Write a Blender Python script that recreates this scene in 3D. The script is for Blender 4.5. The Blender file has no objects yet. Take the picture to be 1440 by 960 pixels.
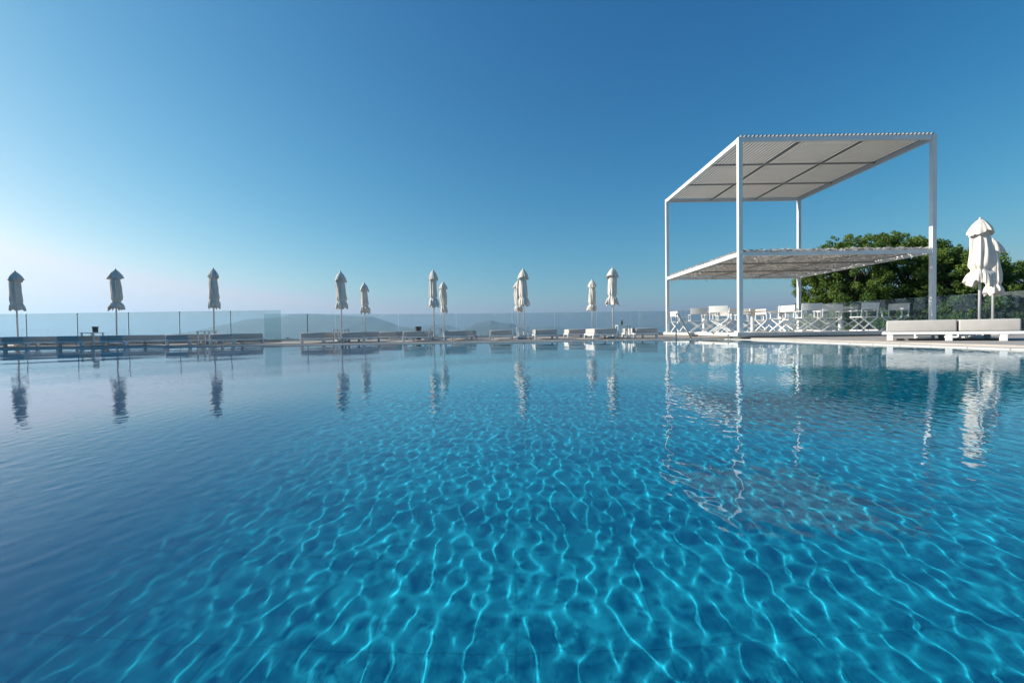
import bpy, bmesh, math, random
import numpy as np
from mathutils import Vector, Matrix

random.seed(7)
rng = np.random.default_rng(7)
R = math.radians
scene = bpy.context.scene
col = scene.collection

# ---------------------------------------------------------------- camera
CAM_H = 0.35
PITCH, ROLL = R(1.27), R(-0.81)
F = 640.0                                   # focal length in pixels of the 1440 px wide photograph
cam_data = bpy.data.cameras.new('camera')
cam_data.sensor_width = 36.0
cam_data.lens = 36.0 * F / 1440.0
cam_data.clip_start = 0.05
cam_data.clip_end = 60000
cam = bpy.data.objects.new('camera', cam_data)
col.objects.link(cam)
fw = Vector((0, math.cos(PITCH), -math.sin(PITCH)))
up0 = Vector((0, math.sin(PITCH), math.cos(PITCH)))
rt0 = Vector((1, 0, 0))
rt = math.cos(ROLL) * rt0 + math.sin(ROLL) * up0
up = -math.sin(ROLL) * rt0 + math.cos(ROLL) * up0
m = Matrix((rt, up, -fw)).transposed().to_4x4()
m.translation = Vector((0, 0, CAM_H))
cam.matrix_world = m
scene.camera = cam


def at(px, py, Y):
    """the point seen at a pixel of the photograph, at the distance Y"""
    d = fw * F + rt * (px - 720) + up * (480 - py)
    d = d * (Y / d.y)
    return Vector((d.x, Y, CAM_H + d.z))


# ---------------------------------------------------------------- helpers
class MB:
    def __init__(s):
        s.v, s.f = [], []

    def add(s, vs, fs):
        o = len(s.v)
        s.v += [tuple(p) for p in vs]
        s.f += [tuple(i + o for i in q) for q in fs]
        return s

    def box(s, c, d, rz=0.0):
        cx, cy, cz = c
        x, y, z = d[0] / 2, d[1] / 2, d[2] / 2
        ca, sa = math.cos(rz), math.sin(rz)
        vs = []
        for dz in (-z, z):
            for dx, dy in ((-x, -y), (x, -y), (x, y), (-x, y)):
                vs.append((cx + dx * ca - dy * sa, cy + dx * sa + dy * ca, cz + dz))
        return s.add(vs, [(3, 2, 1, 0), (4, 5, 6, 7), (0, 1, 5, 4), (1, 2, 6, 5), (2, 3, 7, 6), (3, 0, 4, 7)])

    def bar(s, a, b, w, h=None):
        a, b = Vector(a), Vector(b)
        h = h or w
        d = (b - a).normalized()
        ref = Vector((0, 0, 1)) if abs(d.z) < .95 else Vector((0, 1, 0))
        x = d.cross(ref).normalized()
        y = x.cross(d).normalized()
        vs = []
        for p in (a, b):
            for i, j in ((-1, -1), (1, -1), (1, 1), (-1, 1)):
                vs.append(p + x * (i * w / 2) + y * (j * h / 2))
        return s.add(vs, [(3, 2, 1, 0), (4, 5, 6, 7), (0, 1, 5, 4), (1, 2, 6, 5), (2, 3, 7, 6), (3, 0, 4, 7)])

    def tube(s, pts, r, n=12, caps=True):
        pts = [Vector(p) for p in pts]
        rs = r if isinstance(r, (list, tuple)) else [r] * len(pts)
        vs, fs = [], []
        px = None
        for i, p in enumerate(pts):
            d = (pts[min(i + 1, len(pts) - 1)] - pts[max(i - 1, 0)]).normalized()
            if px is None:
                ref = Vector((0, 0, 1)) if abs(d.z) < .9 else Vector((1, 0, 0))
                px = d.cross(ref).normalized()
            px = (px - d * px.dot(d)).normalized()
            py = d.cross(px)
            for k in range(n):
                a = 2 * math.pi * k / n
                vs.append(p + (px * math.cos(a) + py * math.sin(a)) * rs[i])
        for i in range(len(pts) - 1):
            for k in range(n):
                k2 = (k + 1) % n
                fs.append((i * n + k, i * n + k2, (i + 1) * n + k2, (i + 1) * n + k))
        if caps:
            fs.append(tuple(reversed(range(n))))
            o = (len(pts) - 1) * n
            fs.append(tuple(range(o, o + n)))
        return s.add(vs, fs)

    def mesh(s, name, mat, bevel=0.0, smooth=False, seg=1):
        me = bpy.data.meshes.new(name)
        me.from_pydata(s.v, [], s.f)
        if bevel > 0:
            bm = bmesh.new()
            bm.from_mesh(me)
            bmesh.ops.bevel(bm, geom=bm.edges[:], offset=bevel, segments=seg, affect='EDGES', profile=.5)
            bm.to_mesh(me)
            bm.free()
        if smooth:
            me.polygons.foreach_set('use_smooth', [True] * len(me.polygons))
        if mat:
            me.materials.append(mat)
        me.update()
        return me

    def build(s, name, mat, parent=None, bevel=0.0, smooth=False, seg=1):
        o = bpy.data.objects.new(name, s.mesh(name, mat, bevel, smooth, seg))
        col.objects.link(o)
        if parent:
            o.parent = parent
        return o


def tag(o, label=None, cat=None, group=None, kind=None):
    if label: o['label'] = label
    if cat: o['category'] = cat
    if group: o['group'] = group
    if kind: o['kind'] = kind
    return o


def empty(name, loc=(0, 0, 0), rz=0.0):
    e = bpy.data.objects.new(name, None)
    e.empty_display_size = .2
    e.location = loc
    e.rotation_euler = (0, 0, rz)
    col.objects.link(e)
    return e


def copy_tree(o, parent=None):
    c = o.copy()
    col.objects.link(c)
    if parent:
        c.parent = parent
    for ch in list(o.children):
        copy_tree(ch, c)
    return c


# ---------------------------------------------------------------- materials
def mat(name, color, rough=.6, noise=None, bump=None, spec=.5, metal=0.0, coords='Object'):
    """principled surface; noise=(scale, second colour, amount) ; bump=(scale, strength, distance)"""
    M = bpy.data.materials.new(name)
    M.use_nodes = True
    nt = M.node_tree
    b = nt.nodes['Principled BSDF']
    b.inputs['Base Color'].default_value = (*color, 1)
    b.inputs['Roughness'].default_value = rough
    b.inputs['Metallic'].default_value = metal
    b.inputs['Specular IOR Level'].default_value = spec
    tc = nt.nodes.new('ShaderNodeTexCoord')
    if noise:
        n = nt.nodes.new('ShaderNodeTexNoise')
        n.inputs['Scale'].default_value = noise[0]
        n.inputs['Detail'].default_value = 6
        nt.links.new(tc.outputs[coords], n.inputs['Vector'])
        r = nt.nodes.new('ShaderNodeMapRange')
        r.inputs['From Min'].default_value = .35
        r.inputs['From Max'].default_value = .65
        r.inputs['To Max'].default_value = noise[2]
        nt.links.new(n.outputs['Fac'], r.inputs['Value'])
        mx = nt.nodes.new('ShaderNodeMix')
        mx.data_type = 'RGBA'
        mx.inputs[6].default_value = (*color, 1)
        mx.inputs[7].default_value = (*noise[1], 1)
        nt.links.new(r.outputs['Result'], mx.inputs[0])
        nt.links.new(mx.outputs[2], b.inputs['Base Color'])
    if bump:
        n = nt.nodes.new('ShaderNodeTexNoise')
        n.inputs['Scale'].default_value = bump[0]
        n.inputs['Detail'].default_value = 4
        nt.links.new(tc.outputs[coords], n.inputs['Vector'])
        bp = nt.nodes.new('ShaderNodeBump')
        bp.inputs['Strength'].default_value = bump[1]
        bp.inputs['Distance'].default_value = bump[2]
        nt.links.new(n.outputs['Fac'], bp.inputs['Height'])
        nt.links.new(bp.outputs['Normal'], b.inputs['Normal'])
    return M


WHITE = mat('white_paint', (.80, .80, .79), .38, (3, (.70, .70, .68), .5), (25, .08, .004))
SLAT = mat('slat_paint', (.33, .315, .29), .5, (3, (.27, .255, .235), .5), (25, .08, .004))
CANVAS = mat('white_canvas', (.80, .77, .71), .85, (9, (.70, .67, .61), .6), (60, .2, .004))
PARASOL = mat('parasol_canvas', (.70, .65, .58), .9, (5, (.60, .55, .48), .6), (40, .3, .006))
POLE = mat('pole_metal', (.62, .62, .61), .35, (6, (.5, .5, .5), .5), metal=.2)
MATTRESS = mat('grey_mattress_fabric', (.50, .475, .445), .9, (8, (.43, .41, .385), .6), (70, .25, .004))
STEEL = mat('stainless_steel', (.45, .46, .47), .22, (12, (.38, .38, .4), .5), metal=1.0)
DARK = mat('dark_metal', (.05, .055, .06), .45, (10, (.08, .08, .08), .5))
WOOD = mat('teak_wood', (.36, .25, .16), .6, (12, (.25, .17, .1), .7))
TABLETOP = mat('laminate_top', (.42, .38, .32), .35, (10, (.34, .3, .25), .6))
DECK = mat('deck_stone', (.42, .385, .345), .8, (1.6, (.34, .31, .275), .8), (18, .3, .01))
COPING = mat('coping_stone', (.62, .595, .55), .55, (4, (.52, .495, .46), .7), (30, .25, .006))
PLATFORM = mat('platform_paint', (.62, .60, .57), .6, (2.5, (.52, .5, .47), .7), (22, .2, .005))
EARTH = mat('dry_earth', (.16, .13, .09), .95, (.15, (.07, .085, .04), 1), (2, .5, .1))
HILL = mat('hill_scrub', (.10, .11, .07), .95, (.002, (.17, .15, .11), 1))
BARK = mat('bark', (.12, .085, .06), .9, (8, (.07, .05, .035), .8), (20, .6, .02))
WALLP = mat('hotel_render', (.74, .72, .68), .8, (.7, (.66, .64, .6), .6), (10, .2, .01))
def thin_cloth(M, fac):
    nt = M.node_tree
    p = nt.nodes['Principled BSDF']
    tr = nt.nodes.new('ShaderNodeBsdfTranslucent')
    src = p.inputs['Base Color'].links
    if src:
        nt.links.new(src[0].from_socket, tr.inputs['Color'])
    mx = nt.nodes.new('ShaderNodeMixShader')
    mx.inputs[0].default_value = fac
    nt.links.new(p.outputs[0], mx.inputs[1])
    nt.links.new(tr.outputs[0], mx.inputs[2])
    nt.links.new(mx.outputs[0], nt.nodes['Material Output'].inputs[0])


NET = mat('white_shade_net', (.82, .79, .75), .85, (6, (.56, .52, .48), .8), (50, .2, .004))
thin_cloth(NET, .5)
WIN = mat('dark_window_glass', (.03, .045, .055), .08, (1, (.05, .06, .07), .5))
GREENB = mat('bottle_glass', (.02, .05, .02), .1, (10, (.03, .04, .02), .5))


def foliage_mat(name, a, b, c):
    M = bpy.data.materials.new(name)
    M.use_nodes = True
    nt = M.node_tree
    p = nt.nodes['Principled BSDF']
    p.inputs['Roughness'].default_value = .55
    p.inputs['Specular IOR Level'].default_value = .3
    at_ = nt.nodes.new('ShaderNodeAttribute')
    at_.attribute_name = 'leaf'
    cr = nt.nodes.new('ShaderNodeValToRGB')
    cr.color_ramp.elements[0].color = (*a, 1)
    cr.color_ramp.elements[1].color = (*c, 1)
    e = cr.color_ramp.elements.new(.5)
    e.color = (*b, 1)
    nt.links.new(at_.outputs['Fac'], cr.inputs['Fac'])
    nt.links.new(cr.outputs['Color'], p.inputs['Base Color'])
    tr = nt.nodes.new('ShaderNodeBsdfTranslucent')
    nt.links.new(cr.outputs['Color'], tr.inputs['Color'])
    mx = nt.nodes.new('ShaderNodeMixShader')
    mx.inputs[0].default_value = .3
    nt.links.new(p.outputs[0], mx.inputs[1])
    nt.links.new(tr.outputs[0], mx.inputs[2])
    nt.links.new(mx.outputs[0], nt.nodes['Material Output'].inputs[0])
    return M


LEAF = foliage_mat('leaves', (.04, .085, .015), (.09, .165, .026), (.20, .27, .045))
HEDGE = foliage_mat('hedge_leaves', (.02, .035, .012), (.035, .05, .015), (.05, .07, .02))


def glass_panel_mat():
    M = bpy.data.materials.new('balustrade_glass')
    M.use_nodes = True
    nt = M.node_tree
    nt.nodes.remove(nt.nodes['Principled BSDF'])
    t = nt.nodes.new('ShaderNodeBsdfTransparent')
    t.inputs['Color'].default_value = (.86, .925, .92, 1)
    g = nt.nodes.new('ShaderNodeBsdfGlossy')
    g.inputs['Roughness'].default_value = .02
    g.inputs['Color'].default_value = (.9, .96, .95, 1)
    fr = nt.nodes.new('ShaderNodeFresnel')
    fr.inputs['IOR'].default_value = 1.5
    mx = nt.nodes.new('ShaderNodeMixShader')
    ge = nt.nodes.new('ShaderNodeNewGeometry')
    nb_ = nt.nodes.new('ShaderNodeMath')
    nb_.operation = 'SUBTRACT'
    nb_.inputs[0].default_value = 1.0
    nt.links.new(ge.outputs['Backfacing'], nb_.inputs[1])
    ml = nt.nodes.new('ShaderNodeMath')
    ml.operation = 'MULTIPLY'
    nt.links.new(fr.outputs[0], ml.inputs[0])
    nt.links.new(nb_.outputs[0], ml.inputs[1])
    nt.links.new(ml.outputs[0], mx.inputs[0])
    nt.links.new(t.outputs[0], mx.inputs[1])
    nt.links.new(g.outputs[0], mx.inputs[2])
    # thin film of dried salt and dust
    d = nt.nodes.new('ShaderNodeBsdfDiffuse')
    d.inputs['Color'].default_value = (.6, .68, .68, 1)
    tc = nt.nodes.new('ShaderNodeTexCoord')
    n = nt.nodes.new('ShaderNodeTexNoise')
    n.inputs['Scale'].default_value = 1.3
    nt.links.new(tc.outputs['Object'], n.inputs['Vector'])
    mr = nt.nodes.new('ShaderNodeMapRange')
    mr.inputs['To Min'].default_value = .03
    mr.inputs['To Max'].default_value = .10
    nt.links.new(n.outputs['Fac'], mr.inputs['Value'])
    m2 = nt.nodes.new('ShaderNodeMixShader')
    nt.links.new(mr.outputs[0], m2.inputs[0])
    nt.links.new(mx.outputs[0], m2.inputs[1])
    nt.links.new(d.outputs[0], m2.inputs[2])
    nt.links.new(m2.outputs[0], nt.nodes['Material Output'].inputs[0])
    return M


GLASS = glass_panel_mat()


def pool_tile_mat():
    M = bpy.data.materials.new('pool_lining')
    M.use_nodes = True
    nt = M.node_tree
    b = nt.nodes['Principled BSDF']
    b.inputs['Roughness'].default_value = .7
    b.inputs['Specular IOR Level'].default_value = .1
    tc = nt.nodes.new('ShaderNodeTexCoord')
    br = nt.nodes.new('ShaderNodeTexBrick')
    br.offset = 0.0
    br.inputs['Scale'].default_value = 1.0
    br.inputs['Brick Width'].default_value = .25
    br.inputs['Row Height'].default_value = .25
    br.inputs['Mortar Size'].default_value = .0015
    br.inputs['Color1'].default_value = (*POOLC[0], 1)
    br.inputs['Color2'].default_value = (*POOLC[1], 1)
    br.inputs['Mortar'].default_value = (*POOLC[2], 1)
    nt.links.new(tc.outputs['Object'], br.inputs['Vector'])
    n = nt.nodes.new('ShaderNodeTexNoise')
    n.inputs['Scale'].default_value = .6
    n.inputs['Detail'].default_value = 5
    nt.links.new(tc.outputs['Object'], n.inputs['Vector'])
    mr = nt.nodes.new('ShaderNodeMapRange')
    mr.inputs['To Min'].default_value = .88
    mr.inputs['To Max'].default_value = 1.12
    nt.links.new(n.outputs['Fac'], mr.inputs['Value'])
    mx = nt.nodes.new('ShaderNodeVectorMath')
    mx.operation = 'SCALE'
    nt.links.new(br.outputs['Color'], mx.inputs[0])
    nt.links.new(mr.outputs[0], mx.inputs['Scale'])
    nt.links.new(mx.outputs[0], b.inputs['Base Color'])
    return M


POOLC = ((.012, .49, .70), (.012, .475, .68), (.01, .38, .56))
POOL = pool_tile_mat()

WATER = bpy.data.materials.new('pool_water')
WATER.use_nodes = True
nt = WATER.node_tree
nt.nodes.remove(nt.nodes['Principled BSDF'])
g = nt.nodes.new('ShaderNodeBsdfGlass')
g.inputs['IOR'].default_value = 1.333
g.inputs['Roughness'].default_value = 0.0
g.inputs['Color'].default_value = (.97, .99, 1, 1)
nt.links.new(g.outputs[0], nt.nodes['Material Output'].inputs[0])

SEA = mat('sea_water', (.02, .07, .11), .25, (.01, (.03, .09, .13), .6), (.05, .4, .5))

# ---------------------------------------------------------------- light and sky
SUN_AZ, SUN_EL = -84.0, 24.0            # azimuth from the view direction, negative = to the left
sd = Vector((math.sin(R(SUN_AZ)) * math.cos(R(SUN_EL)), math.cos(R(SUN_AZ)) * math.cos(R(SUN_EL)), math.sin(R(SUN_EL))))
sun_data = bpy.data.lights.new('sun', 'SUN')
sun_data.energy = 5.0
sun_data.angle = R(.5)
sun_data.color = (1, .93, .82)
sun = bpy.data.objects.new('sun', sun_data)
sun.rotation_euler = sd.to_track_quat('Z', 'Y').to_euler()
sun.location = (-30, 10, 20)
col.objects.link(sun)
sun_data.cycles.is_caustics_light = True

world = bpy.data.worlds.new('World')
scene.world = world
world.use_nodes = True
nt = world.node_tree
bg = nt.nodes['Background']
sky = nt.nodes.new('ShaderNodeTexSky')
sky.sky_type = 'NISHITA'
sky.sun_disc = False
sky.sun_elevation = R(SUN_EL)
sky.sun_rotation = R(SUN_AZ)
sky.altitude = 60
sky.air_density = 1.0
sky.dust_density = .8
sky.ozone_density = 3.0
# the photograph's colour response to the sky: one contrast and gain for each channel
sep = nt.nodes.new('ShaderNodeSeparateColor')
com = nt.nodes.new('ShaderNodeCombineColor')
nt.links.new(sky.outputs[0], sep.inputs[0])
for c_, (pw, gain) in enumerate(((2.3, .115), (1.22, .56), (.85, .98))):
    p_ = nt.nodes.new('ShaderNodeMath')
    p_.operation = 'POWER'
    p_.inputs[1].default_value = pw
    g_ = nt.nodes.new('ShaderNodeMath')
    g_.operation = 'MULTIPLY'
    g_.inputs[1].default_value = gain
    nt.links.new(sep.outputs[c_], p_.inputs[0])
    nt.links.new(p_.outputs[0], g_.inputs[0])
    nt.links.new(g_.outputs[0], com.inputs[c_])
# near the sun the warm channel stays just under the green one, as in the pale morning haze
rl = com.inputs[0].links[0].from_socket
g0 = com.inputs[1].links[0].from_socket
b0 = com.inputs[2].links[0].from_socket
lb = nt.nodes.new('ShaderNodeMath'); lb.operation = 'MULTIPLY'; lb.inputs[1].default_value = .955
mg = nt.nodes.new('ShaderNodeMath'); mg.operation = 'MINIMUM'
nt.links.new(b0, lb.inputs[0]); nt.links.new(g0, mg.inputs[0]); nt.links.new(lb.outputs[0], mg.inputs[1])
nt.links.new(mg.outputs[0], com.inputs[1])
gl = mg.outputs[0]
lim = nt.nodes.new('ShaderNodeMath'); lim.operation = 'MULTIPLY'; lim.inputs[1].default_value = .97
mn = nt.nodes.new('ShaderNodeMath'); mn.operation = 'MINIMUM'
nt.links.new(gl, lim.inputs[0])
nt.links.new(rl, mn.inputs[0])
nt.links.new(lim.outputs[0], mn.inputs[1])
nt.links.new(mn.outputs[0], com.inputs[0])
nt.links.new(com.outputs[0], bg.inputs['Color'])
bg.inputs['Strength'].default_value = .105

scene.view_settings.view_transform = 'Standard'
scene.view_settings.look = 'None'
scene.view_settings.gamma = 1
scene.view_settings.exposure = 0.6

HAZE = 1.1e-4
# ---------------------------------------------------------------- setting: terrain, sea, hills
PX0, PX1, PY0, PY1 = -26.0, 6.9, -3.0, 14.8        # the pool
DEPTH = .34
DZ = .05                                            # deck level above the water

# ground: a radial sheet, plateau then slope down to the sea
rings = [0, 20, 40, 60, 90, 130, 180, 240, 320, 420, 600]
vs, fs = [(0, 0, -1.8)], []
NS = 96
for r_ in rings[1:]:
    for k in range(NS):
        a = 2 * math.pi * k / NS
        t = min(1, max(0, (r_ - 50) / 500.0))
        z = -1.8 - 75 * t + (random.uniform(-1, 1) * .02 * r_ if r_ > 60 else 0)
        vs.append((r_ * math.cos(a), r_ * math.sin(a), z))
for k in range(NS):
    fs.append((0, 1 + k, 1 + (k + 1) % NS))
for i in range(len(rings) - 2):
    for k in range(NS):
        a, b = 1 + i * NS + k, 1 + i * NS + (k + 1) % NS
        fs.append((a, a + NS, b + NS, b))
mb = MB(); mb.v, mb.f = vs, fs
tag(mb.build('ground', EARTH, smooth=True), kind='structure')

mb = MB()
mb.add([(-16000, -16000, -60), (16000, -16000, -60), (16000, 16000, -60), (-16000, 16000, -60)], [(0, 1, 2, 3)])
tag(mb.build('sea', SEA), kind='structure')


def ridge(prof, D, depth, seed, amp):
    """a hill range whose skyline passes through the given photo pixels at the distance D"""
    rg = random.Random(seed)
    xs = np.linspace(prof[0][0], prof[-1][0], 90)
    ys = np.interp(xs, [p[0] for p in prof], [p[1] for p in prof])
    ph = [(rg.uniform(.05, .4), rg.uniform(0, 6.3), rg.uniform(.2, 1)) for _ in range(10)]
    rows = 15
    vs, fs = [], []
    for j in range(rows):
        t = j / (rows - 1) * 2 - 1
        for i, (x, y) in enumerate(zip(xs, ys)):
            top = at(x, y + sum(math.sin(x * k + p) * q for k, p, q in ph) * amp, D)
            prof_h = (1 - abs(t)) ** .8
            n = 1 + .25 * math.sin(i * .35 + j * 1.7 + seed) * (1 - prof_h)
            z = -62 + (top.z + 62) * prof_h * (n if t else 1)
            vs.append((top.x + t * 200 * math.sin(i * .3), D + t * depth, z))
    W = len(xs)
    for j in range(rows - 1):
        for i in range(W - 1):
            a = j * W + i
            fs.append((a, a + 1, a + W + 1, a + W))
    mb = MB(); mb.v, mb.f = vs, fs
    return tag(mb.build('hills', HILL, smooth=True), kind='structure')


ridge([(280, 470), (318, 456), (345, 449), (390, 446), (412, 441.5), (435, 440.5), (480, 443), (505, 445), (522, 444.5), (545, 452), (563, 459), (585, 462), (610, 470)], 9000, 1500, 1, .12)
ridge([(560, 470), (590, 458.5), (612, 456), (632, 457.5), (646, 462), (660, 470)], 12500, 1500, 2, .1)
ridge([(640, 470), (655, 461.5), (670, 455), (683, 452), (691, 450), (704, 454), (720, 454.5), (730, 459), (748, 470)], 9500, 1200, 3, .12)
ridge([(735, 470), (752, 461), (765, 458.5), (778, 458.5), (795, 462), (830, 463), (860, 470)], 13000, 1500, 4, .1)

hz = bpy.data.materials.new('haze_air')
hz.use_nodes = True
hz.node_tree.nodes.remove(hz.node_tree.nodes['Principled BSDF'])
pv = hz.node_tree.nodes.new('ShaderNodeVolumePrincipled')
pv.inputs['Color'].default_value = (.52, .74, 1, 1)
pv.inputs['Density'].default_value = HAZE
pv.inputs['Anisotropy'].default_value = .4
hz.node_tree.links.new(pv.outputs[0], hz.node_tree.nodes['Material Output'].inputs['Volume'])
tag(MB().box((0, 0, 205), (33000, 33000, 570)).build('haze', hz), kind='stuff')

# ---------------------------------------------------------------- pool basin, water, deck
mb = MB()
x0, x1, y0, y1, zb = PX0, PX1, PY0, PY1, -DEPTH
floor = MB().add([(x0, y0, zb), (x1, y0, zb), (x1, y1, zb), (x0, y1, zb)], [(0, 1, 2, 3)]).build('pool_floor', POOL)
tag(floor, kind='structure')
floor.cycles.is_caustics_receiver = True
zt = -.03
wl = MB().add([(x0, y0, zb), (x1, y0, zb), (x1, y1, zb), (x0, y1, zb), (x0, y0, zt), (x1, y0, zt), (x1, y1, zt), (x0, y1, zt)],
              [(0, 4, 5, 1), (1, 5, 6, 2), (2, 6, 7, 3), (3, 7, 4, 0)]).build('pool_walls', POOL)
tag(wl, kind='structure')
wl.cycles.is_caustics_receiver = True

WN, WL, WS = 120, (.029, .096), .0132
# rippled water surface: real waves on a fine grid
def graded(lo, hi, s0, k, c0=0.0, kn=None):
    """grid lines that are finer near c0, where the camera is"""
    out = [c0]
    while out[-1] < hi: out.append(out[-1] + s0 + k * abs(out[-1] - c0))
    o2 = [c0]
    while o2[-1] > lo: o2.append(o2[-1] - s0 - (kn or k) * abs(o2[-1] - c0))
    g_ = np.array(o2[::-1][:-1] + out)
    g_ = (g_ - g_[0]) / (g_[-1] - g_[0]) * (hi - lo) + lo
    return g_


gx = graded(PX0, PX1, .0053, .0016)
gy = graded(PY0, PY1, .0053, .0017, .4, .03)
NWX, NWY = len(gx), len(gy)
GX, GY = np.meshgrid(gx, gy)
Z = np.zeros_like(GX)
for i in range(WN):
    lam = float(np.exp(rng.uniform(math.log(WL[0]), math.log(WL[1]))))
    k = 2 * math.pi / lam
    if i % 10 < 7:
        th = rng.normal(0, .4) + (math.pi if rng.random() < .5 else 0)
    else:
        th = rng.uniform(0, 2 * math.pi)
    slope = WS * math.sqrt(2 / WN) * (lam / .2) ** -.2
    Z += slope / k * np.sin(k * (GX * math.cos(th) + GY * math.sin(th)) + rng.uniform(0, 6.28))
for i in range(12):                          # long, low swell
    lam = rng.uniform(.8, 3.0); k = 2 * math.pi / lam; th = rng.uniform(0, 6.28)
    Z += .0022 / k * np.sin(k * (GX * math.cos(th) + GY * math.sin(th)) + rng.uniform(0, 6.28))
gust = .85 + .25 * np.sin(GX * .31 + 1.0 + .6 * np.sin(GY * .23)) * np.sin(GY * .27 + .5 * np.sin(GX * .4))
Z *= gust * np.interp(GY, [0, 3, 9, 14], [1, 1, .72, .5])
me = bpy.data.meshes.new('water')
nv = NWX * NWY
me.vertices.add(nv)
me.vertices.foreach_set('co', np.stack([GX, GY, Z], -1).astype(np.float32).ravel())
ii = (np.arange(NWY - 1)[:, None] * NWX + np.arange(NWX - 1)[None, :]).ravel()
quads = np.stack([ii, ii + 1, ii + NWX + 1, ii + NWX], -1).astype(np.int32)
nf = len(quads)
me.loops.add(nf * 4)
me.loops.foreach_set('vertex_index', quads.ravel())
me.polygons.add(nf)
me.polygons.foreach_set('loop_start', np.arange(0, nf * 4, 4, dtype=np.int32))
me.polygons.foreach_set('loop_total', np.full(nf, 4, dtype=np.int32))
me.polygons.foreach_set('use_smooth', np.ones(nf, dtype=bool))
me.update(calc_edges=True)
me.materials.append(WATER)
water = bpy.data.objects.new('water', me)
col.objects.link(water)
tag(water, kind='structure')
water.cycles.is_caustics_caster = True

# deck: slabs around the pool (raised terrace), each about the pool edge
d_ = MB()
zc = (DZ - 1.85) / 2
hh = DZ + 1.85


def slab(mb, xa, xb, ya, yb, z=DZ):
    mb.box(((xa + xb) / 2, (ya + yb) / 2, (z - 1.85) / 2), (xb - xa, yb - ya, z + 1.85))


slab(d_, -32, 17, PY1 + .35, 24.0)
slab(d_, PX1 + .35, 17, -8, PY1 + .35)
slab(d_, 17, 22, -8, 13)
slab(d_, -32, PX1 + .35, -8, PY0 - .3)
slab(d_, -32, PX0 - .3, PY0 - .3, PY1 + .35)
tag(d_.build('pool_deck', DECK), kind='structure')
CZ = .016                                           # top of the overflow coping, just above the water
# coping stones along the pool edge, joints left open by a few millimetres
cp = MB()
x = PX0 - .3
while x < PX1 + .3:
    w = min(.6, PX1 + .35 - x)
    cp.box((x + w / 2, PY1 + .1735, CZ - .049), (w - .005, .345, .098))
    x += .6
y = PY0 - .3
while y < PY1 - .05:
    w = min(.6, PY1 - y)
    cp.box((PX1 + .1735, y + w / 2, CZ - .049), (.345, w - .005, .098))
    cp.box((PX0 - .1515, y + w / 2, CZ - .049), (.295, w - .005, .098))
    y += .6
cp.box(((PX0 + PX1) / 2, PY0 - .1515, CZ - .049), (PX1 - PX0, .295, .098))
tag(cp.build('pool_coping', COPING, bevel=.008), kind='structure')

# ---------------------------------------------------------------- pergola
QX0, QX1, QY0, QY1 = 7.02, 12.93, 14.0, 20.5
PZ = .21
plat = MB()
plat.box(((QX0 + QX1) / 2, (QY0 + QY1) / 2, (PZ + .10) / 2 + .0), (QX1 - QX0 + .30, QY1 - QY0 + .30, PZ - .10))
plat.box(((QX0 + QX1) / 2, (QY0 + QY1) / 2, (DZ + .09) / 2), (QX1 - QX0 + .1, QY1 - QY0 + .1, .085 - DZ + .01))
tag(plat.build('platform', PLATFORM, bevel=.006), kind='structure')

perg = empty('pergola', (QX0, QY0, PZ))
tag(perg, 'tall white two-tier metal pergola with slatted top standing on the platform by the pool corner', 'pergola')


def rel(mb, o=(QX0, QY0, PZ)):
    mb.v = [(a - o[0], b - o[1], c - o[2]) for a, b, c in mb.v]
    return mb


ZU, ZL, PW = at(1040, 193.5, QY0).z, at(1040, 354.5, QY0).z, .13
for (x, y) in ((QX0, QY0), (QX1, QY0), (QX0, QY1), (QX1, QY1)):
    b = MB().box((x, y, (PZ + ZU) / 2), (PW, PW, ZU - PZ))
    po = rel(b).build('post', WHITE, perg, bevel=.006)
    b = MB().box((x, y, PZ + .006), (.28, .28, .012))
    for i, j in ((-1, -1), (1, 1), (-1, 1), (1, -1)):
        b.tube([(x + i * .11, y + j * .11, PZ + .012), (x + i * .11, y + j * .11, PZ + .025)], .012, 8)
    rel(b).build('base_plate', WHITE, po)
h = PW / 2
for zt_, hh_, nm in ((ZU, .14, 'upper_beam'), (ZL, .12, 'lower_beam')):
    for yy in (QY0, QY1):
        rel(MB().box(((QX0 + QX1) / 2, yy, zt_ - hh_ / 2 - .002), (QX1 - QX0 - PW - .002, .09, hh_))).build(nm, WHITE, perg, bevel=.005)
    for xx in (QX0, QX1):
        rel(MB().box((xx, (QY0 + QY1) / 2, zt_ - hh_ / 2 - .002), (.10, QY1 - QY0 - PW - .002, hh_))).build(nm, WHITE, perg, bevel=.005)
# inner joists: two across, two along, in each tier
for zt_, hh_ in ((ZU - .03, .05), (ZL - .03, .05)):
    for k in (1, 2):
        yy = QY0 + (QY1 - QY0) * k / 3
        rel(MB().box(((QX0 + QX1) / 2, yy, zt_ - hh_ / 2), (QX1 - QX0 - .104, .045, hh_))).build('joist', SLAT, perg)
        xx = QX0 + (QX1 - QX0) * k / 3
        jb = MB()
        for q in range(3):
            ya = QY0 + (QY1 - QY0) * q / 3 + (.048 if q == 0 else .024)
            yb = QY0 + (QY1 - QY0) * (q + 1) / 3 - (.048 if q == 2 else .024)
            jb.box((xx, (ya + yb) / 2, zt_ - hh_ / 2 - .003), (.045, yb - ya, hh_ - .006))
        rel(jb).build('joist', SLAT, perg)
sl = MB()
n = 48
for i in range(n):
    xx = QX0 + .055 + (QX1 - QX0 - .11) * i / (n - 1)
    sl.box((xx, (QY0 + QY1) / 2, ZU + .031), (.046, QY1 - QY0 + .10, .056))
rel(sl).build('slat_roof', SLAT, perg)

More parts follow.
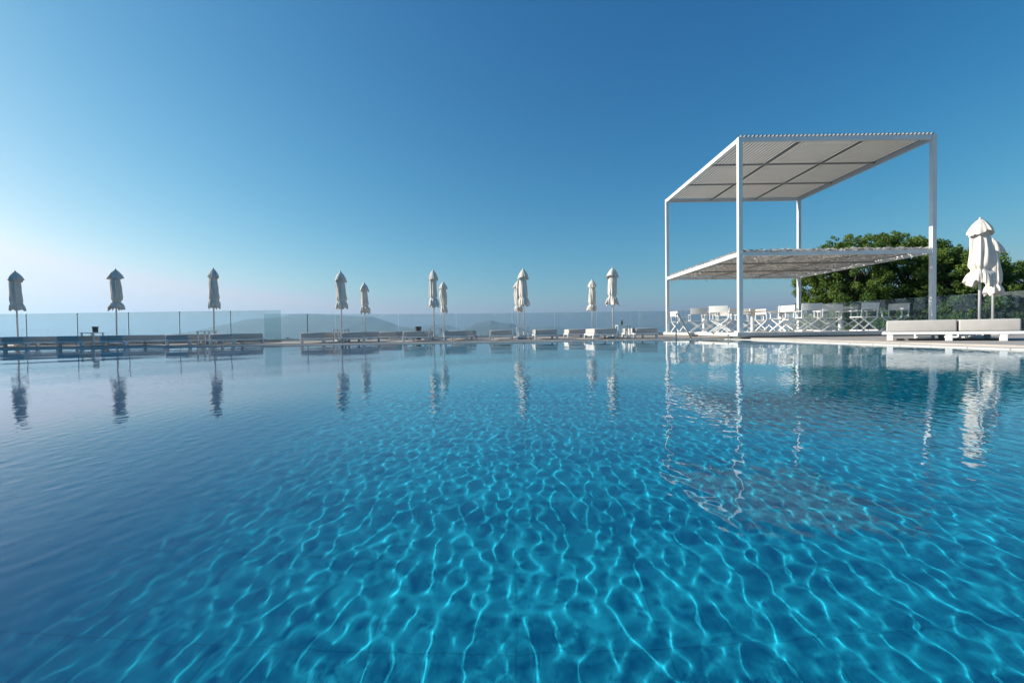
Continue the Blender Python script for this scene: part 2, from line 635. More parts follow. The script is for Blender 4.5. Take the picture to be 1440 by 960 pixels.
# netting of the lower tier: a sagging sheet cut into flaps
nb = MB()
nx, ny = 66, 76
for i in range(nx):
    for j in range(ny):
        for q in range(4):
            u = (i + random.uniform(-.3, 1.3)) / nx
            v = (j + random.uniform(-.3, 1.3)) / ny
            u = min(max(u, .0), 1.0); v = min(max(v, 0.0), 1.0)
            xx = QX0 + .02 + (QX1 - QX0 - .04) * u
            yy = QY0 - .05 + (QY1 - QY0 + .07) * v
            bay = abs(math.sin(3 * math.pi * v)) * abs(math.sin(3 * math.pi * u))
            zz = ZL + .045 - .055 * bay + random.uniform(-.025, .035)
            if v < .01:
                zz -= random.uniform(-.02, .07)
            a = random.uniform(0, 6.28); t1 = random.uniform(-.6, .6); t2 = random.uniform(-.6, .6)
            s_ = random.uniform(.035, .06)
            e1 = Vector((math.cos(a), math.sin(a), t1)) * s_
            e2 = Vector((-math.sin(a), math.cos(a), t2)) * s_ * random.uniform(.5, 1)
            c = Vector((xx, yy, zz))
            nb.add([c - e1 - e2, c + e1 - e2 * .6, c + e1 * .8 + e2, c - e1 * .6 + e2], [(0, 1, 2, 3)])
rel(nb).build('shade_net', NET, perg)
# loose cords hanging from the net along its sides
for k in range(40):
    yy = random.uniform(QY0, QY1)
    xx = QX0 + .06 + random.uniform(0, .05)
    L = random.uniform(.08, .2)
    rel(MB().tube([(xx, yy, ZL - .1), (xx + .01, yy, ZL - .1 - L)], .006, 5)).build('hanging_cord', NET, perg)
for k in range(26):
    xx = random.uniform(QX0, QX1); yy = QY1 - .07
    L = random.uniform(.05, .16)
    rel(MB().tube([(xx, yy, ZL - .1), (xx + .01, yy, ZL - .12 - L)], .007, 5)).build('hanging_cord', NET, perg)


# ---------------------------------------------------------------- director's chairs and tables on the platform
def make_chair():
    root = empty('directors_chair')
    W, D = .56, .46
    for y in (-D / 2, D / 2 - .06):
        for s in (-1, 1):
            MB().bar((s * W / 2, y + (.012 if s > 0 else -.012), .03), (-s * W / 2, y + (.012 if s > 0 else -.012), .44), .022, .034).build('leg', WHITE, root)
    for s in (-1, 1):
        MB().box((s * (W / 2 + .002), -.02, .018), (.035, D + .02, .034)).build('foot_rail', WHITE, root, bevel=.004)
        MB().box((s * W / 2, -.02, .447), (.032, D + .02, .03)).build('seat_rail', WHITE, root, bevel=.003)
        MB().box((s * W / 2, -.01, .655), (.055, D + .04, .022)).build('armrest', WHITE, root, bevel=.005)
        MB().box((s * W / 2, D / 2 - .06, .553), (.026, .026, .178)).build('arm_post', WHITE, root)
        MB().bar((s * W / 2, -D / 2 + .015, .464), (s * W / 2, -D / 2 - .035, .90), .026, .03).build('back_post', WHITE, root)
    # seat canvas, sagging
    mb = MB(); N = 9
    for i in range(N):
        u = i / (N - 1) * 2 - 1
        for y in (-D / 2 + .01, D / 2 - .05):
            mb.v.append((u * (W / 2 - .0), y, .468 - .03 * (1 - u * u)))
        for y in (D / 2 - .05, -D / 2 + .01):
            mb.v.append((u * (W / 2 - .0), y, .460 - .03 * (1 - u * u)))
    for i in range(N - 1):
        a = i * 4
        for k in range(4):
            k2 = (k + 1) % 4
            mb.f.append((a + k, a + k2, a + 4 + k2, a + 4 + k))
    mb.build('seat', CANVAS, root)
    mb = MB()
    for i in range(N):
        u = i / (N - 1) * 2 - 1
        yb = -D / 2 - .045 - .028 * (1 - u * u)
        mb.v += [(u * (W / 2 + .018), yb + .022, .68), (u * (W / 2 + .018), yb, .895), (u * (W / 2 + .018), yb - .01, .895), (u * (W / 2 + .018), yb + .012, .68)]
    for i in range(N - 1):
        a = i * 4
        for k in range(4):
            k2 = (k + 1) % 4
            mb.f.append((a + k, a + k2, a + 4 + k2, a + 4 + k))
    mb.f.append((0, 1, 2, 3)); a = (N - 1) * 4; mb.f.append((a + 3, a + 2, a + 1, a))
    mb.build('backrest', CANVAS, root)
    return root


chair0 = make_chair()
# chair faces its local +Y ; rz turns it
chairs = [
    (956, 19.6, R(-80), "white director's chair farthest left, seen edge-on at the back of the platform"),
    (981, 17.0, R(-12), "white director's chair with its square back to the pool, nearest the steel handrail"),
    (1013, 15.5, R(-38), "white director's chair turned half away, just left of the near corner post"),
    (1029, 17.4, R(10), "white director's chair partly behind the near corner post, on its left side"),
    (1049, 18.2, R(-20), "white director's chair behind the near corner post, on its right side"),
    (999, 18.9, R(170), "white director's chair across the first table, facing the pool"),
    (1062, 19.6, R(160), "white director's chair at the back beside the white table pedestal"),
    (1077, 18.6, R(-75), "white director's chair seen from its side in front of the open sky gap"),
    (1099, 15.6, R(112), "white director's chair turned to the table left of it, seat showing, in the sunlight"),
    (1116, 17.9, R(175), "white director's chair behind the sunlit chair, facing the pool, left of the tree"),
    (1136, 14.75, R(-8), "white director's chair nearest the platform edge in front of the tree's left end"),
    (1166, 15.6, R(-14), "white director's chair with a cream back, second from the back post in the front line"),
    (1193, 17.3, R(-40), "white director's chair half hidden between two front chairs before the tree"),
    (1214, 14.85, R(6), "white director's chair with a tall greyish back, at the right of the front line"),
    (1150, 18.4, R(185), "white director's chair at the back of the platform right below the rear post"),
    (1018, 19.6, R(150), "white director's chair at the back between the first table and the near corner post"),
    (1182, 18.7, R(172), "white director's chair beyond the table before the tree, facing the pool"),
    (1258, 15.3, R(115), "white director's chair standing alone at the right end, seen from its side"),
]
for i, (px, Y, rz, lab) in enumerate(chairs):
    o = chair0 if i == 0 else copy_tree(chair0)
    p = at(px, 465, Y)
    o.location = (min(p.x, QX1 - .1) if px < 1250 else p.x, Y, PZ)
    o.rotation_euler = (0, 0, rz)
    tag(o, lab, 'chair', "white director's chairs on the pergola platform")


def make_table():
    root = empty('dining_table')
    mb = MB().tube([(0, 0, .715), (0, 0, .722), (0, 0, .738), (0, 0, .744)], [.43, .45, .45, .43], 40)
    mb.build('table_top', TABLETOP, root)
    MB().tube([(0, 0, .02), (0, 0, .714)], .055, 16).build('pedestal', WHITE, root, smooth=False)
    MB().tube([(0, 0, 0), (0, 0, .012), (0, 0, .019)], [.27, .27, .2], 28).build('base', WHITE, root)
    return root


tab0 = make_table()
tables = [(990, 17.9, 'round cafe table among the chairs nearest the steel handrail'),
          (1058, 16.6, 'round cafe table with white pedestal just right of the near corner post'),
          (1098, 16.9, 'round cafe table in the middle of the platform, left of the rear post'),
          (1181, 16.3, 'round cafe table between the chairs in front of the tree')]
for i, (px, Y, lab) in enumerate(tables):
    o = tab0 if i == 0 else copy_tree(tab0)
    p = at(px, 465, Y)
    o.location = (p.x, Y, PZ)
    tag(o, lab, 'table', 'round cafe tables under the pergola')
for i, (px, Y, s, lab) in enumerate(((1056, 16.6, 1, 'white napkin holder on the table beside the near corner post'),
                                 (1101, 16.9, 1, 'white napkin holder on the table in the middle of the platform'))):
    p = at(px, 465, Y)
    nbx = MB().box((0, 0, .05), (.1, .07, .1)).build('napkin_holder', WHITE, None, bevel=.006)
    nbx.location = (p.x, Y, PZ + .745)
    tag(nbx, lab, 'napkin holder')

# ---------------------------------------------------------------- sun loungers
LW, LL = .76, 2.0


def make_lounger():
    root = empty('sun_lounger')             # origin: middle of the end that faces the pool
    f = MB()
    for s in (-1, 1):
        f.box((s * (LW / 2 + .0), LL / 2, .15), (.05, LL, .06))
    for y in (.025, .7, 1.3, LL - .025):
        f.box((0, y, .15), (LW - .052, .05, .058))
    f.build('frame', WHITE, root, bevel=.005)
    for s in (-1, 1):
        for y in (.12, LL - .12):
            MB().box((s * (LW / 2), y, .059), (.07, .09, .118)).build('leg', WHITE, root, bevel=.004)
    mm = MB().box((0, .98, .268), (LW + .0, 1.94, .172))
    mt = mm.build('mattress', MATTRESS, root, bevel=.028, smooth=True, seg=3)
    pp = MB()
    for z in (.2, .335):
        c = [(-LW / 2 + .01, .02, z), (LW / 2 - .01, .02, z), (LW / 2 - .01, 1.94, z), (-LW / 2 + .01, 1.94, z), (-LW / 2 + .01, .02, z)]
        pp.tube(c, .006, 6, caps=False)
    pp.build('piping', MATTRESS, mt)
    return root


LY = 15.32
l0 = make_lounger()
lrow = [  # left pixel, right pixel of the pool-facing end, label
    (-62, -30, 15.32, 'grey lounger cut by the left edge of the photo'),
    (1, 33, 15.32, 'grey lounger at the pool edge below the leftmost closed parasol'),
    (80, 109, 15.32, 'grey lounger left of the small table that carries the dark bin'),
    (141, 171, 15.32, 'grey lounger in front of the second closed parasol from the left, long side showing'),
    (233, 262, 15.32, 'grey lounger left of the third parasol, its side hidden by a white side table'),
    (294, 326, 15.32, 'grey lounger ending at the corner where the glass balustrade steps back'),
    (423, 453, 15.32, 'grey lounger first to the right of the gap in the glass balustrade'),
    (480, 509, 15.5, 'grey lounger in front of the fourth parasol, beside the white side table'),
    (566, 598, 15.7, 'grey lounger left of the table between the pair of parasols near the hills'),
    (625, 657, 15.9, 'grey lounger right of the table under the shorter parasol of that pair'),
    (689, 719, 16.1, 'grey lounger alone left of the two overlapping parasols'),
    (754, 784, 16.1, 'grey lounger just right of the two overlapping parasols'),
    (836, 867, 15.5, 'grey lounger with sunlit white left side, below the two parasols nearest the pergola'),
    (896, 923, 15.9, 'grey lounger nearest the pergola, right of the table with the bottle'),
    (532, 556, 19.0, 'small grey lounger in the second row behind the shorter left parasol'),
    (640, 663, 19.0, 'small grey lounger in the second row, behind the lounger under the hills'),
    (803, 822, 19.0, 'small grey lounger in the second row with bright end, left of the paired parasols'),
]
for i, (xa, xb, Y, lab) in enumerate(lrow):
    o = l0 if i == 0 else copy_tree(l0)
    p = at((xa + xb) / 2, 480, Y)
    o.location = (p.x, Y, DZ)
    o.rotation_euler = (0, 0, R(random.uniform(-1.2, 1.2)))
    tag(o, lab, 'sun lounger', 'grey sun loungers lined up along the far pool edge')


def make_daybed():
    root = empty('daybed')                  # origin: left corner of the end that faces the pool
    L, W = 1.98, 2.0
    f = MB()
    for y in (.025, W - .025):
        f.box((L / 2, y, .15), (L, .05, .055))
    for x in (.025, 1.10, L - .025):
        f.box((x, W / 2, .15), (.05, W - .102, .053))
    f.build('frame', WHITE, root, bevel=.005)
    for x in (.13, 1.0, 1.72):
        for y in (.05, W - .05):
            MB().box((x, y, .061), (.10, .09, .122)).build('leg', WHITE, root, bevel=.004)
    MB().box((.59, W / 2, .295), (1.04, W - .03, .225)).build('mattress', MATTRESS, root, bevel=.025, smooth=True, seg=3)
    MB().box((1.535, W / 2, .293), (.80, W - .03, .22)).build('mattress', MATTRESS, root, bevel=.025, smooth=True, seg=3)
    return root


db = make_daybed()
p = at(1240, 480, 9.35)
db.location = (p.x, 9.35, DZ)
db.rotation_euler = (0, 0, R(-40))
tag(db, 'wide low white daybed with two beige-grey mattresses at the right pool edge', 'daybed')


# small side tables
def make_side_table():
    root = empty('side_table')
    MB().box((0, 0, .418), (.46, .46, .024)).build('table_top', WHITE, root, bevel=.004)
    for s in (-1, 1):
        b = MB()
        for yy in (-.18, .18):
            b.box((s * .2, yy, .203), (.04, .04, .405))
        b.box((s * .2, 0, .028), (.038, .318, .03))
        b.build('leg', WHITE, root, bevel=.003)
    return root


st0 = make_side_table()
stabs = [(130, 469, 15.7, 'white side table with a dark bin on it, between the second and third lounger'),
         (291, 467, 15.7, 'white side table at the foot of the third parasol from the left'),
         (480, 465, 16.1, 'white side table at the foot of the fourth parasol'),
         (612, 463, 16.0, 'white side table between two loungers under the pair of parasols by the hills'),
         (735, 461, 16.2, 'white side table under the two overlapping parasols'),
         (876, 459, 16.2, 'white side table carrying a dark bottle, near the pergola')]
for i, (px, py, Y, lab) in enumerate(stabs):
    o = st0 if i == 0 else copy_tree(st0)
    p = at(px, py, Y)
    o.location = (p.x, Y, DZ)
    o.scale = (1, 1, 1.08)
    tag(o, lab, 'side table', 'white side tables between the loungers')
p = at(1318, 452, 10.6)
o = copy_tree(st0); o.location = (p.x, 10.6, DZ); o.scale = (1.5, 1.2, .98)
tag(o, 'white side table whose top shows just above the near daybed', 'side table', 'white side tables between the loungers')

# bins and bottle
for (px, Y, lab) in ((134, 15.7, 'dark ashtray bin on the leftmost white side table'),):
    p = at(px, 465, Y)
    root = empty('ashtray_bin', (p.x, Y, DZ + .465))
    MB().tube([(0, 0, 0), (0, 0, .17)], [.075, .082], 20).build('body', DARK, root)
    MB().tube([(0, 0, .17), (0, 0, .2)], [.092, .092], 20).build('lid', DARK, root)
    tag(root, lab, 'ashtray bin')
p = at(588, 465, 19.2)
root = empty('litter_bin', (p.x, 19.2, DZ))
MB().tube([(0, 0, 0), (0, 0, .5)], [.12, .13], 20).build('body', DARK, root)
MB().tube([(0, 0, .5), (0, 0, .56)], [.145, .145], 20).build('lid', DARK, root)
tag(root, 'dark cylindrical bin standing behind the loungers left of the paired parasols', 'litter bin')
p = at(874.5, 458, 16.2)
root = empty('bottle', (p.x, 16.2, DZ + .466))
MB().tube([(0, 0, 0), (0, 0, .13), (0, 0, .16), (0, 0, .21)], [.036, .036, .014, .013], 14).build('glass_body', GREENB, root, smooth=True)
MB().tube([(0, 0, .21), (0, 0, .225)], [.016, .016], 10).build('cap', CANVAS, root)
tag(root, 'dark glass bottle on the side table near the pergola', 'bottle')


# ---------------------------------------------------------------- closed parasols
def canopy_mesh(seed, H=1.38, ruffle=1.0, wide=1.0):
    rg = random.Random(seed)
    NT, NZ = 150, 64
    ph = [rg.uniform(0, 6.28) for _ in range(12)]
    tie = rg.uniform(.18, .27)
    pl = 8
    creases = sorted((2 * math.pi * (k + rg.uniform(-.32, .32)) / pl, rg.uniform(.5, 1.0)) for k in range(pl))

    def fold(a):
        """0 in a crease, 1 on the back of a fold"""
        a = a % (2 * math.pi)
        best, dep = 9.0, 1.0
        for c, d in creases:
            q = abs((a - c + math.pi) % (2 * math.pi) - math.pi)
            if q < best: best, dep = q, d
        return 1 - dep * .55 * math.exp(-(best / .10)) - .35 * (1 - min(1, best / .42))

    def tri(x):
        x = (x / (2 * math.pi)) % 1
        return 1 - 4 * abs(x - .5)

    vs, fs = [], []
    for j in range(NZ + 1):
        t = j / NZ                       # 0 bottom .. 1 top of body
        z = t * (H - .14)
        base = (.168 + .02 * (ph[3] / 6.28)) + (.010 + .010 * ph[4] / 6.28) * math.sin(t * (3 + ph[6]) + ph[0])
        if t > .55:
            base *= 1 - .40 * ((t - .55) / .45) ** 1.3
        pin = math.exp(-((t - tie) / .05) ** 2)
        low = max(0, (tie - t) / tie)
        rr = base * (1 - .30 * pin * ruffle) * (1 + ruffle * (.24 * low ** .6 + .06 * low))
        for i in range(NT):
            a = 2 * math.pi * i / NT
            tw = .5 * math.sin(t * 2.6 + ph[1])
            fo = fold(a + tw)
            r = rr * (.83 + .13 * fo + .05 * math.sin(3 * a + ph[3] + 6 * t) + .055 * tri(9 * a + 2.5 * t + ph[7]) + .04 * tri(14 * a - 3 * t + ph[11]) + .022 * tri(25 * a + 4 * t + ph[9]) + ruffle * low * (.12 * tri(4 * a + ph[4]) + .10 * tri(9 * a + ph[8]) + .06 * tri(15 * a + ph[10])))
            r *= 1 + .13 * math.sin(a + ph[5] + t * 4) + .03 * math.sin(13 * t + 2 * a + ph[6])
            dz = -low * (.05 * math.sin(4 * a + ph[4]) + .025 * math.sin(9 * a + ph[9])) * (.4 + ruffle)
            vs.append((r * math.cos(a) * wide, r * math.sin(a) * wide, z + dz))
    for j in range(NZ):
        for i in range(NT):
            i2 = (i + 1) % NT
            fs.append((j * NT + i, j * NT + i2, (j + 1) * NT + i2, (j + 1) * NT + i))
    c = len(vs); vs.append((0, 0, H - .10))
    for i in range(NT):
        fs.append((NZ * NT + i, NZ * NT + (i + 1) % NT, c))
    c = len(vs); vs.append((0, 0, .12))
    for i in range(NT):
        fs.append(((i + 1) % NT, i, c))
    mb = MB(); mb.v, mb.f = vs, fs
    body = mb.mesh('canopy', PARASOL, smooth=True)
    # the vent cap on top: a small rounded hood with a pointed, uneven hem
    vs, fs = [], []
    NZ = 14
    hc = .33
    for j in range(NZ + 1):
        t = j / NZ
        rr = .195 * (1 - t ** 1.6) ** .85 + .028
        for i in range(NT):
            a = 2 * math.pi * i / NT
            fo = fold(a + .15)
            lob = 1 + (1 - t) * (.16 * tri(2 * a + ph[5]) + .08 * tri(5 * a + ph[6]))
            r = rr * (.80 + .16 * fo * (1 - .4 * t) + .06 * t + (1 - t) * (.07 * tri(8 * a + ph[7]) + .04 * tri(17 * a + ph[9]))) * lob
            zz = H - hc + t * hc - (1 - t) ** 2 * (.07 * (fo - .5) + .045 * math.sin(2 * a + ph[5]))
            vs.append((r * math.cos(a) * wide, r * math.sin(a) * wide, zz))
    for j in range(NZ):
        for i in range(NT):
            i2 = (i + 1) % NT
            fs.append((j * NT + i, j * NT + i2, (j + 1) * NT + i2, (j + 1) * NT + i))
    c = len(vs); vs.append((0, 0, H + .004))
    for i in range(NT):
        fs.append((NZ * NT + i, NZ * NT + (i + 1) % NT, c))
    c = len(vs); vs.append((0, 0, H - .2))
    for i in range(NT):
        fs.append(((i + 1) % NT, i, c))
    mb = MB(); mb.v, mb.f = vs, fs
    return body, mb.mesh('vent_cap', PARASOL, smooth=True), tie


def parasol(px, Y, ztop, hcan, seed, label, ruffle=1.0, wide=1.0, lean=0.0):
    p = at(px, 440, Y)
    root = empty('closed_parasol', (p.x, Y, DZ), random.Random(seed).uniform(0, 6.28))
    T = ztop - DZ
    MB().tube([(0, 0, .06), (0, 0, T + .01)], .026, 14).build('pole', POLE, root, smooth=True)
    MB().tube([(0, 0, T + .0), (0, 0, T + .03), (0, 0, T + .05)], [.03, .03, .012], 12).build('finial', POLE, root, smooth=True)
    b = MB().box((0, 0, .03), (.5, .5, .06))
    b.build('base', COPING, root, bevel=.01)
    MB().tube([(0, 0, .06), (0, 0, .28)], .036, 14).build('pole_socket', POLE, root)
    body, cap, tie = canopy_mesh(seed, hcan, ruffle, wide)
    for nm, me_ in (('canopy', body), ('vent_cap', cap)):
        o = bpy.data.objects.new(nm, me_)
        col.objects.link(o)
        o.parent = root
        o.location = (0, 0, T - hcan)
    # ties: a cloth band round the canopy
    zt2 = T - hcan + tie * (hcan - .12)
    pts = [(.112 * wide * math.cos(a), .112 * wide * math.sin(a), zt2) for a in [2 * math.pi * k / 24 for k in range(25)]]
    MB().tube(pts, .012, 6, caps=False).build('tie_strap', PARASOL, root)
    root.rotation_euler[1] = R(lean)
    tag(root, label, 'parasol', 'closed cream parasols around the pool')
    return root


parasol(24, 17.7, 2.93, 1.48, 11, 'closed parasol farthest left, hanging straight without a flared hem, in the shade', .35, 1.15, .6)
parasol(163, 17.7, 2.95, 1.50, 12, 'closed parasol with flared tied hem, second from the left', .95, 1.1, -.8)
parasol(300, 17.7, 2.94, 1.50, 13, 'closed slim parasol third from the left, before the glass balustrade', .5, .95, 1.4)
parasol(480, 17.7, 2.74, 1.38, 14, 'taller closed parasol left of a shorter one, before the long hill', .7, 1.05)
parasol(513, 21.6, 2.72, 1.38, 15, 'shorter closed parasol standing behind and right of the tall one by the long hill', .9, 1.0)
parasol(610, 17.7, 2.74, 1.38, 16, 'taller closed parasol of the pair standing left of the peaked hill', .7, .95)
parasol(624, 21.6, 2.72, 1.42, 17, 'shorter closed parasol of the pair standing left of the peaked hill', .5, .95)
parasol(736.5, 17.7, 2.74, 1.40, 18, 'front parasol of the two overlapping closed parasols in the centre', .5, 1.05)
parasol(729, 21.6, 2.72, 1.40, 19, 'rear parasol of the two overlapping closed parasols in the centre', .8, 1.0)
parasol(833, 21.6, 2.72, 1.40, 20, 'shorter closed parasol left of the last tall one before the pergola', .9, .95)
parasol(862, 17.7, 2.74, 1.38, 21, 'taller closed parasol nearest the pergola with a bulging hem', .9, 1.05)
parasol(1377.5, 10.3, 2.72, 1.45, 22, 'large closed parasol on the right deck, its full hem tied up, front of the two', .85, 1.14)
parasol(1396, 12.7, 2.70, 1.50, 23, 'closed parasol half hidden behind the large one on the right deck', .6, 1.05)


# ---------------------------------------------------------------- glass balustrades
def balustrade(pts, top, npan, label, posts=True, zb=DZ):
    root = empty('glass_balustrade', (pts[0][0], pts[0][1], 0))
    tag(root, label, 'balustrade', 'frameless glass balustrades round the terrace')
    o = pts[0]
    for (a, b), n_ in zip(zip(pts[:-1], pts[1:]), npan):
        A, B = Vector((a[0], a[1], 0)), Vector((b[0], b[1], 0))
        d = (B - A); L = d.length; d.normalize()
        rz = math.atan2(d.y, d.x)
        for k in range(n_):
            c = A + d * (L * (k + .5) / n_) - Vector((o[0], o[1], 0))
            MB().box((c.x, c.y, (top + zb + .06) / 2), (L / n_ - .02, .014, top - zb - .06), rz).build('glass_panel', GLASS, root)
            if posts:
                c = A + d * (L * (k + 0) / n_) - Vector((o[0], o[1], 0))
                q = Vector((-d.y, d.x, 0)) * .05
                MB().tube([(c.x + q.x, c.y + q.y, zb), (c.x + q.x, c.y + q.y, top - .02)], .013, 8).build('post', DARK, root)
                MB().tube([(c.x + q.x, c.y + q.y, top - .06), (c.x + q.x, c.y + q.y, top - .02), (c.x + q.x, c.y + q.y, top - .0)], [.012, .026, .012], 8).build('clamp', DARK, root)
        c = (A + B) / 2 - Vector((o[0], o[1], 0))
        MB().box((c.x, c.y, zb + .045), (L, .07, .09), rz).build('base_channel', STEEL, root)
    return root


A1 = at(395, 440, 18.4)
balustrade([(-30, 18.4), (A1.x, 18.4)], 1.34, [10], 'glass balustrade with slim dark posts behind the left loungers')
B1, B2, B3 = at(371, 440, 20.5), at(560, 440, 23.0), at(720, 440, 23.7)
balustrade([(B1.x, 20.5), (B2.x, 23.0), (B3.x, 23.7), (13.2, 23.7)], 1.30, [2, 2, 6],
           'long clear glass balustrade in front of the hills, running behind the pergola', posts=False)
balustrade([(13.6, 23.4), (16.4, 14.2), (17.6, 8.0)], 1.42, [4, 3],
           'glass balustrade running towards the camera along the right side, in front of the trees', posts=False)
# steel clips on the clear glass
for px, Y in ((432, 21.3),):
    p = at(px, 440, Y)
    root = empty('slender_post', (p.x, Y, DZ))
    MB().tube([(0, 0, 0), (0, 0, 1.25)], .02, 8).build('post', DARK, root)
    MB().tube([(0, 0, 0), (0, 0, .02)], .06, 12).build('base', DARK, root)
    tag(root, 'single dark post at the start of the long clear balustrade', 'post')

# ---------------------------------------------------------------- handrail
hr = empty('pool_handrail', (5.25, 14.55, 0))
tag(hr, 'bent stainless steel handrail rising from the pool at the pergola corner', 'handrail')
pts = [(0, 0, -.9), (0, 0, .74), (.01, .01, .80), (.045, .03, .84), (.10, .06, .82), (.14, .08, .78), (.62, .33, .03)]
MB().tube(pts, .021, 12).build('rail', STEEL, hr, smooth=True)
MB().tube([(.625, .335, .016), (.625, .335, .034)], .05, 16).build('flange', STEEL, hr)


# ---------------------------------------------------------------- foliage
def leaf_mesh(name, centers, radii, per, size, material, seed, flat=.8):
    rg = np.random.default_rng(seed)
    V, Fc, A = [], [], []
    tot = 0
    for c, r in zip(centers, radii):
        n_ = int(per * r * r)
        d = rg.normal(size=(n_, 3)); d /= np.linalg.norm(d, axis=1)[:, None]
        rad = r * (rg.random(n_) ** .33) * rg.uniform(.75, 1.08, n_)
        P = np.array(c) + d * rad[:, None] * np.array([1, 1, flat])
        nrm = d * .7 + rg.normal(size=(n_, 3)) * .5
        nrm /= np.linalg.norm(nrm, axis=1)[:, None]
        t = np.cross(nrm, rg.normal(size=(n_, 3))); t /= np.linalg.norm(t, axis=1)[:, None]
        b = np.cross(nrm, t)
        s = size * rg.uniform(.6, 1.3, n_)[:, None]
        q = np.stack([P - t * s, P + b * s * .45, P + t * s, P - b * s * .45], 1)
        V.append(q.reshape(-1, 3))
        base = rg.uniform(0, 1)
        A.append(np.clip(base * .45 + rg.random(n_) * .55, 0, 1))
        tot += n_
    V = np.concatenate(V).astype(np.float32); A = np.concatenate(A).astype(np.float32)
    me = bpy.data.meshes.new(name)
    me.vertices.add(len(V)); me.vertices.foreach_set('co', V.ravel())
    me.loops.add(tot * 4); me.loops.foreach_set('vertex_index', np.arange(tot * 4, dtype=np.int32))
    me.polygons.add(tot)
    me.polygons.foreach_set('loop_start', np.arange(0, tot * 4, 4, dtype=np.int32))
    me.polygons.foreach_set('loop_total', np.full(tot, 4, dtype=np.int32))
    me.update(calc_edges=True)
    at_ = me.attributes.new('leaf', 'FLOAT', 'FACE')
    at_.data.foreach_set('value', A)
    me.materials.append(material)
    return me


def tree(px, Y, topy, rad, seed, label, zground=-1.8):
    rg = random.Random(seed)
    p = at(px, topy, Y)
    H = p.z - zground
    root = empty('tree', (p.x, Y, zground))
    lo = 1.2
    mb = MB()
    mb.tube([(0, 0, -.1), (.05, .03, H * .3), (-.04, .06, H * .62), (0, 0, H * .85)], [.17, .13, .08, .03], 10)
    cs, rs = [], []
    for k in range(210):
        a = rg.uniform(0, 6.28); t = rg.uniform(0, 1)
        z = lo + (H - lo - .25) * t
        env = rad * (1.0 if t < .7 else math.sqrt(max(.06, 1 - ((t - .7) / .34) ** 2)))
        rr = env * math.sqrt(rg.uniform(.2, 1)) * (1 + .2 * math.sin(a * 3 + seed) + .12 * math.sin(t * 9 + seed))
        c = (rr * math.cos(a), rr * math.sin(a), z)
        cs.append(c); rs.append(rg.uniform(.2, .42))
        if k % 5 == 0:
            mb.tube([(0, 0, max(.8, z * .55)), (c[0] * .5, c[1] * .5, z * .8), c], [.05, .03, .012], 6)
    for k in range(16):
        cs.append((rg.uniform(-.75, .75) * rad, rg.uniform(-.3, .3), H + .12 - rg.uniform(0, 1.0))); rs.append(rg.uniform(.13, .28))
    tr = mb.build('trunk', BARK, root, smooth=True)
    me = leaf_mesh('crown', cs, rs, 2100, .058, LEAF, seed)
    o = bpy.data.objects.new('crown', me); col.objects.link(o); o.parent = root
    tag(root, label, 'tree', 'bushy green trees behind the right balustrade')


tree(1163, 27.0, 354, 1.55, 31, 'leftmost bushy tree, its edge just left of the rear pergola post')
tree(1192, 26.0, 337, 2.3, 32, 'green tree whose crown tip rises above the net roof left of centre')
tree(1232, 27.0, 328, 2.6, 33, 'tallest green tree showing above the net roof')
tree(1279, 26.0, 333, 2.4, 34, 'green tree just left of the front right pergola post')
tree(1330, 25.5, 352, 2.4, 35, 'dark green tree between the right pergola post and the large parasol')
tree(1352, 24.0, 347, 1.9, 36, 'green tree directly left of the large closed parasol')
tree(1408, 25.0, 372, 2.3, 37, 'lower green tree right of the large closed parasol')
tree(1455, 25.0, 378, 2.3, 38, 'green tree at the right edge of the photo')

# low dark planting outside the glass
cs, rs = [], []
rg = random.Random(5)
X = -30.0
while X < 14:
    for q in range(3):
        cs.append((X + rg.uniform(-.2, .2), 24.6 + rg.uniform(-.2, .5), -.16 + rg.uniform(-.15, .12))); rs.append(.36)
    X += .3
me = leaf_mesh('ground_cover', cs, rs, 420, .06, HEDGE, 3)
o = bpy.data.objects.new('ground_cover', me); col.objects.link(o)
tag(o, kind='stuff')

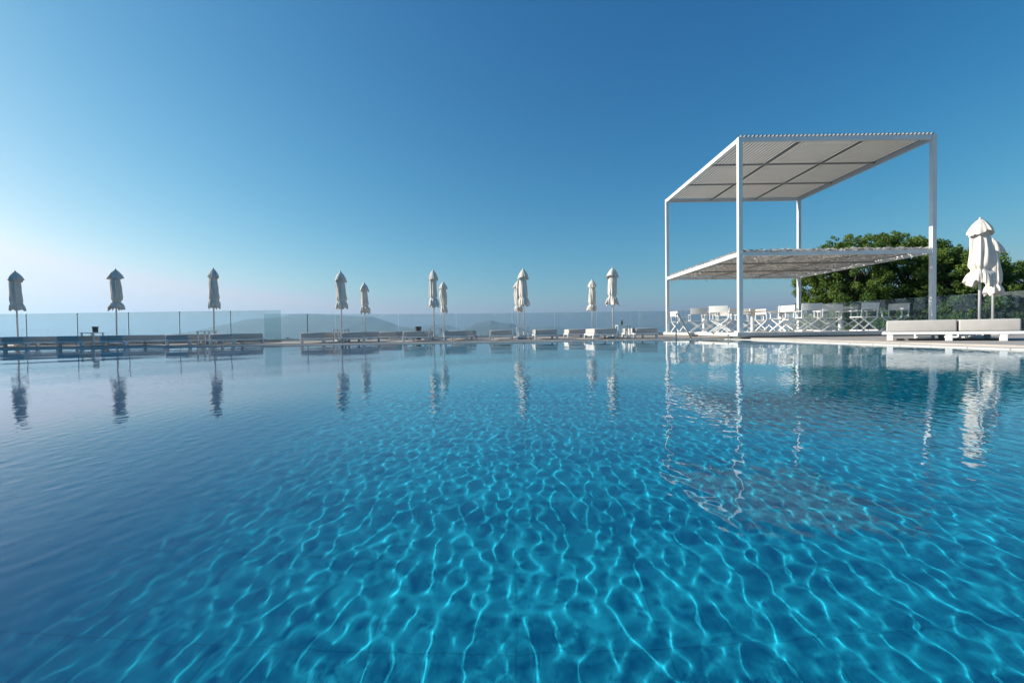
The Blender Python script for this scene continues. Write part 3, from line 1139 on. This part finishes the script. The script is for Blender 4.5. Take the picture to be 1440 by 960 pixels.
# shrubs outside the right balustrade, low
srng = random.Random(9)
for i, (px, Y, ty, rad) in enumerate(((1165, 23.6, 448, .9), (1215, 22.6, 446, 1.0), (1262, 21.0, 441, 1.0), (1330, 19.0, 428, 1.1), (1385, 18.0, 440, .9), (1432, 18.0, 436, 1.0))):
    p = at(px, ty, Y)
    root = empty('shrub', (p.x + .6, Y, -1.8))
    H = p.z + 1.8
    mb = MB(); cs, rs = [], []
    for k in range(26):
        a = srng.uniform(0, 6.28); rr = rad * math.sqrt(srng.random()); z = srng.uniform(.3, H - .2)
        cs.append((rr * math.cos(a), rr * math.sin(a), z)); rs.append(srng.uniform(.22, .36))
        if k % 4 == 0:
            mb.tube([(0, 0, 0), (rr * .5 * math.cos(a), rr * .5 * math.sin(a), z * .6), cs[-1]], [.03, .02, .008], 6)
    mb.build('stem', BARK, root)
    me = leaf_mesh('foliage', cs, rs, 1300, .05, LEAF, 60 + i)
    o = bpy.data.objects.new('foliage', me); col.objects.link(o); o.parent = root
    tag(root, ['low shrub behind the glass below the rear pergola post', 'low shrub behind the glass below the net roof middle',
               'low shrub behind the lone right chair', 'bright shrub behind the glass right of the front right post',
               'low shrub behind the glass under the large parasol', 'low shrub behind the glass at the right edge'][i], 'shrub', 'low shrubs behind the right glass')

# ---------------------------------------------------------------- hotel wing to the left, out of the picture: it shades the left of the pool
bx = empty('hotel_building', (-40.0, 18.2, -1.8), R(12.8))
tag(bx, 'white flat-roofed hotel wing beyond the left end of the pool', 'building')
BH = 17.67
RZ = -.11
MB().box((-6, -20, BH / 2), (12, 40, BH)).build('wall', WALLP, bx)
MB().box((-6, -20, BH + .1), (12.3, 40.3, .2)).build('roof', COPING, bx)
for s in range(5):
    for k in range(6):
        w = MB().box((.03, -4 - k * 6.2, 1.9 + s * 3.35), (.06, 2.2, 2.2)).build('window', WHITE, bx)
        MB().box((.035, -4 - k * 6.2, 1.9 + s * 3.35), (.064, 2.0, 2.0)).build('pane', WIN, w)

# ---------------------------------------------------------------- render settings
cy = scene.cycles
cy.max_bounces = 10
cy.diffuse_bounces = 3
cy.glossy_bounces = 4
cy.transmission_bounces = 6
cy.transparent_max_bounces = 16
cy.caustics_reflective = False
cy.caustics_refractive = True
cy.use_denoising = True
cy.sample_clamp_indirect = 8.0
